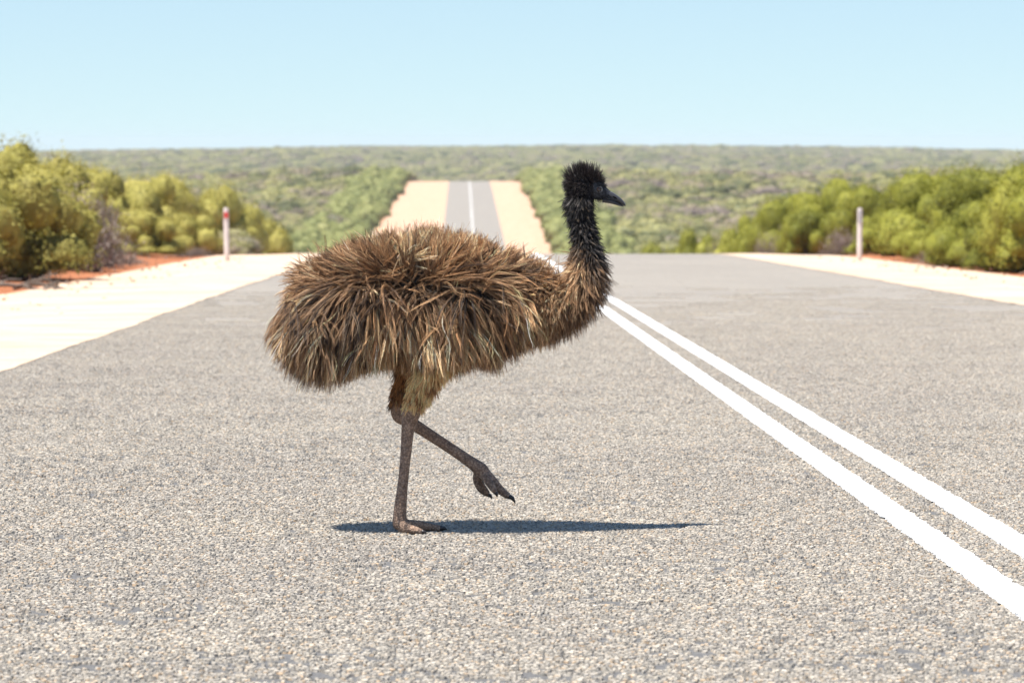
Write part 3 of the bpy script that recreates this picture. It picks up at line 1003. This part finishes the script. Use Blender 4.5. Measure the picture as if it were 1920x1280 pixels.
def mat_emu_skin():
    m = N('emu_skin')
    a = m.n('Attribute'); a.attribute_name = 'skin'
    p = m.objco()
    c = m.mix(a.outputs['Color'], m.ramp(m.noise(p, 45, 4, .6), [(.3, (.62, .6, .6)), (.65, (1.15, 1.12, 1.1))]), 1, 'MULTIPLY')
    v = m.n('TexVoronoi'); v.inputs['Scale'].default_value = 135; m.l(p, v.inputs['Vector'])
    c = m.mix(c, m.ramp(v.outputs['Distance'], [(.2, (1.1, 1.08, 1.05)), (.65, (.45, .42, .4))]), .8, 'MULTIPLY')
    h = m.math('SUBTRACT', 1.0, v.outputs['Distance'])
    return m.bsdf(c, .65, .15, h, .6, .004)

def build_emu():
    parts = [loft(TRUNK), loft(HEAD, 16), limb(NEAR_LEG), limb(FAR_LEG)] + [limb(t) for t in NEAR_TOES + FAR_TOES]
    V, F = join_arrays(parts)
    tmp = bpy.data.objects.new('tmp', np_mesh('tmp', V, F))
    COL.objects.link(tmp)
    md = tmp.modifiers.new('r', 'REMESH'); md.mode = 'VOXEL'; md.voxel_size = .0036; md.use_smooth_shade = True
    sm = tmp.modifiers.new('s', 'SMOOTH'); sm.factor = .5; sm.iterations = 3
    dg = bpy.context.evaluated_depsgraph_get()
    me = bpy.data.meshes.new_from_object(tmp.evaluated_get(dg))
    bpy.data.objects.remove(tmp, do_unlink=True)
    me.name = 'emu'
    me.materials.clear(); me.materials.append(mat_emu_skin())
    emu = link(bpy.data.objects.new('emu', me))
    emu.location = EMU_AT
    tag(emu, 'brown shaggy emu stepping across the road with one leg raised', 'emu')
    n = len(me.vertices)
    co = np.empty(n * 3, np.float32); me.vertices.foreach_get('co', co); co = co.reshape(-1, 3)
    u = co[:, 0] * PPM + FOOT_U; v = GV - co[:, 2] * PPM
    skin = np.tile(np.array([.035, .024, .018, 1.0]), (n, 1))
    leg = (v > 700) & (u < 1000)
    lk = sstep(690, 800, v)[:, None]
    legc = np.array([.46, .30, .20]) * (1 - lk) + np.array([.37, .262, .195]) * lk
    skin[leg, :3] = legc[leg]
    face = (u > 1040) & (v < 420)
    skin[face, :3] = (.022, .021, .024)
    bare = (u > 1112) & (v < 400)
    skin[bare, :3] = (.050, .056, .066)
    at = me.color_attributes.new('skin', 'FLOAT_COLOR', 'POINT'); at.data.foreach_set('color', skin.astype(np.float32).ravel())

    # claws
    claw_m = mat_plain('claw_horn', (.035, .028, .026), .35, .5)
    for (a, b, c, r0) in [(E(824, 994.5, -.042), E(833, 994.5, -.036), E(838, 998, -.033), 5.0), (E(791, 995.5, -.129), E(797, 996.5, -.134), E(801, 999.5, -.137), 4.2),
                          (E(791, 995.5, .009), E(797, 996.5, .013), E(801, 999, .016), 4.2),
                          (E(952, 941, .10), E(961, 945, .10), E(966.5, 955, .10), 5.0), (E(928, 931, .05), E(931, 935, .049), E(932, 941, .049), 4.0),
                          (E(913, 940.5, .15), E(919, 943, .151), E(922, 949, .151), 4.2)]:
        Vc, Fc = tube_arrays([a, (a + b) / 2, b, (b + c) / 2, c], np.array([r0, r0 * .95, r0 * .8, r0 * .5, r0 * .1]) / PPM, 8)
        mesh_obj('claw', Vc, Fc, claw_m, emu, True)
    # beak: upper and lower halves with a gape between
    beak_m = mat_plain('beak_horn', (.045, .043, .046), .28, .5, ns=60)
    up = loft([(1134, 368, 8, 10), (1145, 371.5, 7, 8.5), (1155, 376.5, 5.6, 6.5), (1163, 382, 4.6, 5), (1169, 387, 3, 3.2), (1172.5, 391, 1, 1)], 14)
    bk = mesh_obj('beak', *up, beak_m, emu, True)
    lo = loft([(1130, 380, 5, 9), (1143, 382.5, 4.2, 7.5), (1154, 386, 3.4, 5.5), (1163, 389.5, 2.4, 3.6), (1169, 391.8, 1, 1.5)], 12)
    mesh_obj('lower_bill', *lo, beak_m, bk, True)
    nm = mat_plain('nostril_dark', (.004, .004, .004), .8, .1)
    for s in (-1, 1):
        nv, nf = loft([(1149, 373.5, .5, .4, s * 7.2 / PPM), (1152, 375, 1.5, 1.0, s * 7.0 / PPM), (1156.5, 377.5, .5, .4, s * 6.2 / PPM)], 8)
        mesh_obj('nostril', nv, nf, nm, bk, True)
    eye_m = N('eye_amber')
    eye_m = eye_m.bsdf((.035, .016, .009), .06, .7)
    pup = mat_plain('pupil_black', (.003, .003, .003), .05, .8)
    lid_m = mat_plain('eyelid_skin', (.075, .075, .08), .5, .4)
    for s in (-1, 1):
        def ball(c, r, k=12):
            VV, FF = [], []
            for i in range(k // 2 + 1):
                for j in range(k):
                    th = math.pi * i / (k // 2); ph = 2 * math.pi * j / k
                    VV.append(c + r * np.array([math.sin(th) * math.cos(ph), math.cos(th), math.sin(th) * math.sin(ph)]))
            for i in range(k // 2):
                for j in range(k):
                    FF.append((i*k+j, i*k+(j+1) % k, (i+1)*k+(j+1) % k, (i+1)*k+j))
            return np.array(VV), np.array(FF)
        yc = s * 14.5 / PPM
        ey = mesh_obj('eye', *ball(E(1122.5, 360.5, yc), 5.2 / PPM), eye_m, emu, True)
        mesh_obj('pupil', *ball(E(1122.5, 360.5, yc + s * 2.6 / PPM), 2.9 / PPM), pup, ey, True)
        ring = [E(1122.5 + 6.2 * math.cos(a), 360.5 + 5.0 * math.sin(a), yc + s * 2.0 / PPM) for a in np.linspace(0, 6.283, 17)]
        mesh_obj('eyelid', *tube_arrays(ring, np.full(17, 1.5 / PPM), 6), lid_m, ey, True)

    # ------------------------------------------------ plumage
    me.calc_loop_triangles()
    nt = len(me.loop_triangles)
    tri = np.empty(nt * 3, np.int32); me.loop_triangles.foreach_get('vertices', tri); tri = tri.reshape(-1, 3)
    A, B, C = co[tri[:, 0]], co[tri[:, 1]], co[tri[:, 2]]
    cr = np.cross(B - A, C - A); area = np.linalg.norm(cr, axis=1); nrm_t = cr / (area[:, None] + 1e-12)
    # smooth vertex normals
    vn = np.zeros_like(co)
    for k in range(3): np.add.at(vn, tri[:, k], cr)
    vn /= np.linalg.norm(vn, axis=1)[:, None] + 1e-12
    r = np.random.default_rng(21)
    def sample(n, weight):
        w = area * weight; w /= w.sum()
        i = r.choice(nt, n, p=w)
        a, b = r.random(n), r.random(n); f = a + b > 1; a[f] = 1 - a[f]; b[f] = 1 - b[f]
        P = A[i] + (B[i] - A[i]) * a[:, None] + (C[i] - A[i]) * b[:, None]
        Nn = vn[tri[i, 0]]
        return P, Nn
    cu = (A[:, 0] + B[:, 0] + C[:, 0]) / 3 * PPM + FOOT_U; cv = GV - (A[:, 2] + B[:, 2] + C[:, 2]) / 3 * PPM

    def unit(x): return x / (np.linalg.norm(x, axis=1)[:, None] + 1e-9)

    OUT = np.array([(500,640),(520,600),(534,560),(560,515),(600,480),(650,458),(700,440),(745,428),(800,430),(850,434),(900,448),(950,468),(1000,488),(1040,512),(1075,535),
                    (1105,560),(1098,602),(1050,632),(1000,655),(960,682),(932,712),(900,697),(860,700),(800,700),(740,706),(700,700),(662,714),(640,736),(610,742),(580,732),(550,708),(522,672)], float)
    OC = np.array([775.0, 572.0])
    oa = np.arctan2(OUT[:, 1] - OC[1], OUT[:, 0] - OC[0]); orr = np.hypot(OUT[:, 0] - OC[0], OUT[:, 1] - OC[1])
    oi_ = np.argsort(oa); oa, orr = oa[oi_], orr[oi_]
    oa = np.concatenate([[oa[-1] - 2*math.pi], oa, [oa[0] + 2*math.pi]]); orr = np.concatenate([[orr[-1]], orr, [orr[0]]])
    def trim(pts, L, S, jit):
        """shorten plumes that would grow past the bird's outline"""
        u = pts[:, :, 0] * PPM + FOOT_U; v = GV - pts[:, :, 2] * PPM
        an = np.arctan2(v - OC[1], u - OC[0]); rr = np.hypot(u - OC[0], v - OC[1])
        lim = np.interp(an, oa, orr)
        ex = (rr > lim + jit[:, None])
        k = np.where(ex.any(1), ex.argmax(1), S)
        return L * np.clip(np.maximum(k - .5, 1.6) / (S - 1), .18, 1)

    def hair(name, mat, P, D0, L, grav, cols, S, K, spread, r0, r1, wave=.10, tipin=.6, steer=None, frizz=.28, straw=0.0):
        """tufts: each root grows a bent shaft carrying K strands that bulge out and close again at the tip"""
        n = len(P)
        g = np.zeros((n, 3)); g[:, 2] = -1
        ph = r.uniform(0, 6.28, (n, 3)); am = r.normal(0, wave, (n, 3))
        def grow(L):
            step = (L / (S - 1))[:, None]
            pts = np.empty((n, S, 3)); pts[:, 0] = P
            d = unit(D0)
            for k in range(1, S):
                pts[:, k] = pts[:, k-1] + d * step
                d = unit(d + g * np.asarray(grav)[:, None] + am * np.sin(ph + k * 1.1))
            return pts
        pts = grow(L)
        if steer is not None:
            L = trim(pts, L, S, steer)
            pts = grow(L)
        t = np.gradient(pts, axis=1); t /= np.linalg.norm(t, axis=2)[:, :, None] + 1e-9
        ref = unit(r.normal(size=(n, 3)))[:, None, :]
        e1 = np.cross(t, ref); e1 /= np.linalg.norm(e1, axis=2)[:, :, None] + 1e-9
        e2 = np.cross(t, e1)
        s = np.linspace(0, 1, S)
        env = (.25 + s ** .6) * (1 - tipin * s ** 2.2)
        ang = r.uniform(0, 6.28, (n, K)); mag = np.sqrt(r.random((n, K))) * spread[:, None]
        ox = (mag * np.cos(ang))[:, :, None] * env; oy = (mag * np.sin(ang))[:, :, None] * env
        lf = r.uniform(.72, 1.06, (n, K))
        # shorten strands by re-reading the shaft
        sk = np.clip(lf[:, :, None] * s[None, None], 0, 1) * (S - 1)
        i0 = np.minimum(sk.astype(int), S - 2); fr = (sk - i0)[..., None]
        ar = np.arange(n)[:, None, None]
        base = pts[ar, i0] * (1 - fr) + pts[ar, i0 + 1] * fr
        Q = base + e1[ar, i0] * ox[..., None] + e2[ar, i0] * oy[..., None]
        kink = r.normal(0, 1, (n, K, 1, 3)) * (spread[:, None, None, None] * .35) * (s ** 1.5)[None, None, :, None]
        Q = Q + kink
        wd = r.normal(0, 1, (n, K, 1, 3)); wp = r.uniform(0, 6.28, (n, K, 1)); wf = r.uniform(5, 11, (n, K, 1))
        Q = Q + wd * (np.sin(s[None, None] * wf + wp) * s[None, None] * (spread[:, None, None] * frizz))[..., None]
        nc = n * K
        cd = bpy.data.hair_curves.new(name)
        cd.add_curves([S] * nc)
        cd.attributes['position'].data.foreach_set('vector', Q.reshape(-1).astype(np.float32))
        rad = r0 + (r1 - r0) * s ** 1.3
        ra = cd.attributes.get('radius') or cd.attributes.new('radius', 'FLOAT', 'POINT')
        ra.data.foreach_set('value', np.tile(rad, nc).astype(np.float32))
        cc = np.repeat(cols, K, 0) * np.exp(r.normal(0, .38, (nc, 1)))
        straw_hit = r.random((nc, 1)) < straw
        cc = np.where(straw_hit, np.minimum(cc * 1.5 + np.array([.26, .18, .105]), .85), cc)
        ca = cd.attributes.new('tint', 'FLOAT_COLOR', 'CURVE')
        ca.data.foreach_set('color', np.concatenate([np.clip(cc, 0, 1), np.ones((nc, 1))], 1).astype(np.float32).ravel())
        cd.materials.append(mat)
        o = link(bpy.data.objects.new(name, cd), emu)
        return o

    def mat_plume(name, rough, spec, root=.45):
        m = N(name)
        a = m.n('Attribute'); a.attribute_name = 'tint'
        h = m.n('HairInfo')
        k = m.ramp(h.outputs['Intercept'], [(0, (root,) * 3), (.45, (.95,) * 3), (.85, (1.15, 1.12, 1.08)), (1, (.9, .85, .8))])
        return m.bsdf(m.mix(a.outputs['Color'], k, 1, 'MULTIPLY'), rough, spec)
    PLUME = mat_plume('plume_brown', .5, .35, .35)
    DOWN = mat_plume('down_sandy', .6, .25, .8)
    BLACK = mat_plume('bristle_black', .38, .5, .8)

    def palette(t):
        t = np.clip(t, 0, 1)[:, None]
        c0, c1, c2 = np.array([.028, .018, .013]), np.array([.32, .182, .090]), np.array([.88, .63, .38])
        return np.where(t < .55, c0 + (c1 - c0) * (t / .55), c1 + (c2 - c1) * ((t - .55) / .45))

    # --- trunk
    WU, WV = 768.0, 536.0
    trunk_w = (sstep(1062, 1000, cu) if False else 1 - sstep(1000, 1050, cu)) * ((cv < 690) | (cu < 740)).astype(float)
    trunk_w = trunk_w * (1 - sstep(672, 700, cv))
    P, Nn = sample(13500, trunk_w)
    n = len(P)
    u = P[:, 0] * PPM + FOOT_U; v = GV - P[:, 2] * PPM
    part = WV + 6 * np.sin(u / 60) - 10 * sstep(800, 960, u) + 20 * (1 - sstep(560, 680, u))
    above = 1 - sstep(-14, 14, v - part)
    cx = np.clip((u - WU) / 150, -1.15, 1.0)
    cx = np.where(cx > 0, cx * .75, cx)
    nz1 = 1.2 * (vnoise(u / 22, v / 22, 91) - .5) + .6 * (vnoise(u / 60, v / 60, 93) - .5)
    nz2 = 1.2 * (vnoise(u / 22 + 50, v / 22, 92) - .5) + .5 * (vnoise(u / 60, v / 60 + 9, 94) - .5)
    leftness = 1 - sstep(600, 720, u)
    fx = cx * (1.0 * above + (1 - above) * (.55 + .35 * leftness)) + nz1 * .7
    fz = above * (1.0 - .55 * leftness) - (1 - above) * (1.0 - .35 * leftness) + nz2 * .5
    # near the parting the plumes lie sideways
    flat = np.exp(-((v - part) / 22) ** 2)
    fz = fz * (1 - .45 * flat)
    fx = fx * (1 + .5 * flat)
    d = np.stack([fx, r.normal(0, .16, n), fz], 1)
    # plumes gather into locks: neighbours share a lean, a lift and a tone and close towards the lock's middle
    CS = 15.0
    gx, gy = u / CS, v / (CS * 1.15); cix, ciy = np.floor(gx).astype(int), np.floor(gy + .5 * (np.floor(gx) % 2)).astype(int)
    hid = (cix * 73856093 ^ ciy * 19349663 ^ (P[:, 1] > 0) * 83492791) % 4096
    cr_ = np.random.default_rng(5)
    ldir = cr_.normal(0, .34, (4096, 3)); llift = cr_.normal(0, .10, 4096); ltone = cr_.normal(0, .21, 4096); llen = cr_.normal(1, .14, 4096)
    cnt = np.bincount(hid, minlength=4096); cen = np.stack([np.bincount(hid, P[:, k], 4096) for k in range(3)], 1) / np.maximum(cnt, 1)[:, None]
    d = unit(unit(d) + ldir[hid] + (cen[hid] - P) * 16.0)
    tang = d - Nn * (d * Nn).sum(1)[:, None]
    up_n = sstep(.45, .9, Nn[:, 2])
    lift = .28 + .25 * up_n + r.normal(0, .08, n) + llift[hid]
    D0 = unit(tang + .30 * up_n[:, None] * np.array([0, 0, 1.0]) + Nn * lift[:, None] + r.normal(0, .17, (n, 3)))
    L = r.normal(84, 16, n) * llen[hid]
    L = L * (1 - .50 * up_n)
    L = np.where((v > part), L * (1 + .22 * leftness), L)
    L = L * (1 - .45 * sstep(930, 1040, u))
    L = L * (1 - .35 * sstep(630, 672, v) * (1 - leftness))
    L = np.clip(L, 30, 190) / PPM
    grav = np.where(above > .5, .015 + .05 * leftness, .13 + .05 * leftness) * (1 - .6 * up_n)
    t = .45 + .62 * (vnoise(u / 20, v / 26, 95) - .5) + r.normal(0, .15, n) + .08 * leftness + ltone[hid]
    t = t - .22 * flat - .08 * sstep(560, 620, v) * (1 - sstep(640, 670, v))
    t = np.where(r.random(n) < .09, t + .35, t)
    t = t + .22 * sstep(635, 668, v) * sstep(680, 720, u) * (1 - sstep(900, 940, u))
    cols = palette(t)
    warm = (vnoise(u / 60, v / 60, 97) - .35)[:, None] * np.array([.16, .02, -.10]) + 1
    cols = cols * warm
    cols = cols * np.where((u > 700)[:, None], np.array([1.03, .99, .94]), np.array([.97, 1.0, 1.04]))
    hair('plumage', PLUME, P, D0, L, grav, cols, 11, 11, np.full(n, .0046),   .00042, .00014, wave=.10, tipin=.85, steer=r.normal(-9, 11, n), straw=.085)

    # short plumes that cover the parting
    pw = np.exp(-((cv - 534) / 26) ** 2) * (cu > 570) * (cu < 1000)
    P2, N2 = sample(1500, pw); n2 = len(P2)
    u2 = P2[:, 0] * PPM + FOOT_U
    D2 = unit(np.stack([np.clip((u2 - WU) / 120, -1, 1) + r.normal(0, .6, n2), r.normal(0, .15, n2), r.normal(-.15, .8, n2)], 1) + N2 * .45)
    hair('parting_plumes', PLUME, P2, D2, r.uniform(26, 62, n2) / PPM, .05 + 0 * u2, palette(.42 + r.normal(0, .2, n2)), 8, 9, np.full(n2, .0045), .0005, .0002, wave=.14, tipin=.7)

    # loose wisps that stand off the outline
    wsel = r.random(n) < .10
    hair('loose_plumes', PLUME, P[wsel], unit(D0[wsel] + Nn[wsel] * .35 + r.normal(0, .18, (wsel.sum(), 3))), L[wsel] * 1.12, grav[wsel] * .8, np.clip(cols[wsel] * 1.25, 0, .6), 9, 4,
         np.full(wsel.sum(), .006), .00055, .0002, wave=.2, tipin=.3, frizz=.6, steer=r.normal(9, 8, wsel.sum()), straw=.25)

    # shaggy fringe under the belly and the drooping rump
    fr_w = ((cv > 652) & (cv < 690) & (cu > 570) & (cu < 985)).astype(float) + 1.2 * ((cu < 640) & (cv > 590)).astype(float) * (cv < 690)
    P, Nn = sample(1100, fr_w); n = len(P)
    u = P[:, 0] * PPM + FOOT_U; v = GV - P[:, 2] * PPM
    lf = 1 - sstep(610, 700, u)
    D0 = unit(np.stack([-.75 * lf + .10 * (1 - lf) + r.normal(0, .14, n), r.normal(0, .22, n), -1 + .25 * lf + 0 * u], 1) + Nn * .15)
    clump = vnoise(u / 20, P[:, 1] * 12, 101)
    L = (34 + 62 * lf + 42 * clump * sstep(790, 900, u)) * r.uniform(.75, 1.2, n) / PPM
    t = .40 + r.normal(0, .16, n) + .34 * sstep(690, 740, u) * (1 - sstep(840, 930, u)) * (1 - lf) - .12 * lf
    hair('belly_fringe', DOWN, P, D0, L, np.full(n, .10), palette(t), 8, 9, np.full(n, .0055), .0006, .0002, wave=.14, tipin=.4, steer=r.normal(1, 12, n), frizz=.5, straw=.06)

    # --- neck
    ax = np.array([(r_[0], r_[1]) for r_ in TRUNK])
    neck_w = sstep(985, 1030, cu) * (cv > 372) * ~((cu > 1108) & (cv < 408)) * (1 - .0 * cv)
    neck_w = neck_w * (1 + 1.6 * (1 - sstep(400, 520, cv)))
    P, Nn = sample(7200, neck_w); n = len(P)
    u = P[:, 0] * PPM + FOOT_U; v = GV - P[:, 2] * PPM
    dd = ((u[:, None] - ax[None, :, 0]) ** 2 + (v[:, None] - ax[None, :, 1]) ** 2)
    j = np.clip(dd.argmin(1), 1, len(ax) - 2)
    tv = ax[j - 1] - ax[j + 1]; tv = tv / np.linalg.norm(tv, axis=1)[:, None]           # towards the body
    d = np.stack([tv[:, 0], r.normal(0, .15, n), -tv[:, 1]], 1)
    upn = 1 - sstep(430, 540, v)
    tang = d - Nn * (d * Nn).sum(1)[:, None]
    low = np.stack([np.zeros(n), np.zeros(n), -np.ones(n)], 1)
    D0 = unit(tang * (.55 + .2 * upn)[:, None] + low * ((1 - upn) * .45)[:, None] + Nn * (.75 - .05 * upn)[:, None] + r.normal(0, .26, (n, 3)))
    L = (15 + 27 * sstep(440, 530, v) + 6 * sstep(1000, 1040, u)) * r.uniform(.7, 1.25, n) / PPM
    inner = 1 - sstep(-12, 14, (u - np.interp(v, [390, 440, 480, 510, 540, 600], [1050, 1074, 1092, 1096, 1080, 1036])))
    t = .40 + r.normal(0, .15, n) + .16 * (vnoise(u / 14, v / 14, 111) - .5)
    t = t + .22 * inner * sstep(470, 505, v)
    t = t - .22 * sstep(1085, 1120, u)
    cols = palette(t)
    blk = np.array([.013, .0115, .011]) * r.uniform(.6, 2.2, (n, 1)) * np.where(r.random((n, 1)) < .18, 5, 1)
    kb = np.clip(1 - sstep(440, 500, v + 18 * (vnoise(u / 12, v / 12, 112) - .5) - 26 * (1 - inner) * sstep(1085, 1110, u) ), 0, 1)[:, None]
    cols = cols * (1 - kb) + blk * kb
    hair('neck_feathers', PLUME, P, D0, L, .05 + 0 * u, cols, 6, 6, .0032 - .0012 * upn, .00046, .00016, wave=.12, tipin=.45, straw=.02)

    # --- head bristles
    head_w = (cu > 1045) & (cv < 405) & ~((cu > 1113) & (cv > 347)) & ~((cu > 1105) & (cv > 352) & (cv < 372))
    P, Nn = sample(2300, head_w.astype(float)); n = len(P)
    u = P[:, 0] * PPM + FOOT_U; v = GV - P[:, 2] * PPM
    top = 1 - sstep(330, 352, v)
    D0 = unit(Nn + np.stack([-.45 + .35 * top + 0 * u, r.normal(0, .2, n), .75 * top - .35 * (1 - top)], 1) + r.normal(0, .24, (n, 3)))
    L = (8.5 + 13 * top * (1 - .55 * sstep(1112, 1135, u)) + 3 * (1 - sstep(1060, 1085, u))) * r.uniform(.55, 1.2, n) / PPM
    cols = np.array([.015, .012, .0115]) * np.where(r.random((n, 1)) < .15, 5, 1) * r.uniform(.5, 2.4, (n, 1))
    hair('head_bristles', BLACK, P, D0, L, .0 * u, cols, 5, 4, np.full(n, .0021), .00050, .00016, wave=.07, tipin=.75)

    # fine stubble on the chin and lores
    st_w = ((cu > 1100) & (cu < 1142) & (cv > 374) & (cv < 400)).astype(float) + ((cu > 1118) & (cu < 1140) & (cv < 356)).astype(float)
    P, Nn = sample(420, st_w); n = len(P)
    D0 = unit(Nn + r.normal(0, .3, (n, 3)) + np.array([.2, 0, 0]))
    hair('chin_stubble', BLACK, P, D0, r.uniform(4, 8, n) / PPM, np.zeros(n), np.tile(np.array([[.014, .012, .012]]), (n, 1)), 4, 2, np.full(n, .001), .0004, .00012)

    # --- downy thighs
    th_w = ((cv > 676) & (cv < 768) & (cu < 860)).astype(float) * (1 - .7 * sstep(745, 768, cv))
    P, Nn = sample(2600, th_w); n = len(P)
    u = P[:, 0] * PPM + FOOT_U; v = GV - P[:, 2] * PPM
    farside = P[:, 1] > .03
    D0 = unit(np.stack([-.25 + r.normal(0, .16, n), r.normal(0, .16, n), -1 + 0 * u], 1) + Nn * .34)
    L = (30 - 14 * sstep(720, 765, v)) * r.uniform(.6, 1.25, n) / PPM
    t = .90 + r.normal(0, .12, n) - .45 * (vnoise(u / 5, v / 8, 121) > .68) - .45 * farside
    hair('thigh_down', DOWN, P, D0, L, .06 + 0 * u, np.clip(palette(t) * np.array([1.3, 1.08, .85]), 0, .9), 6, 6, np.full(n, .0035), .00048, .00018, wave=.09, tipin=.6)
    return emu
build_emu()
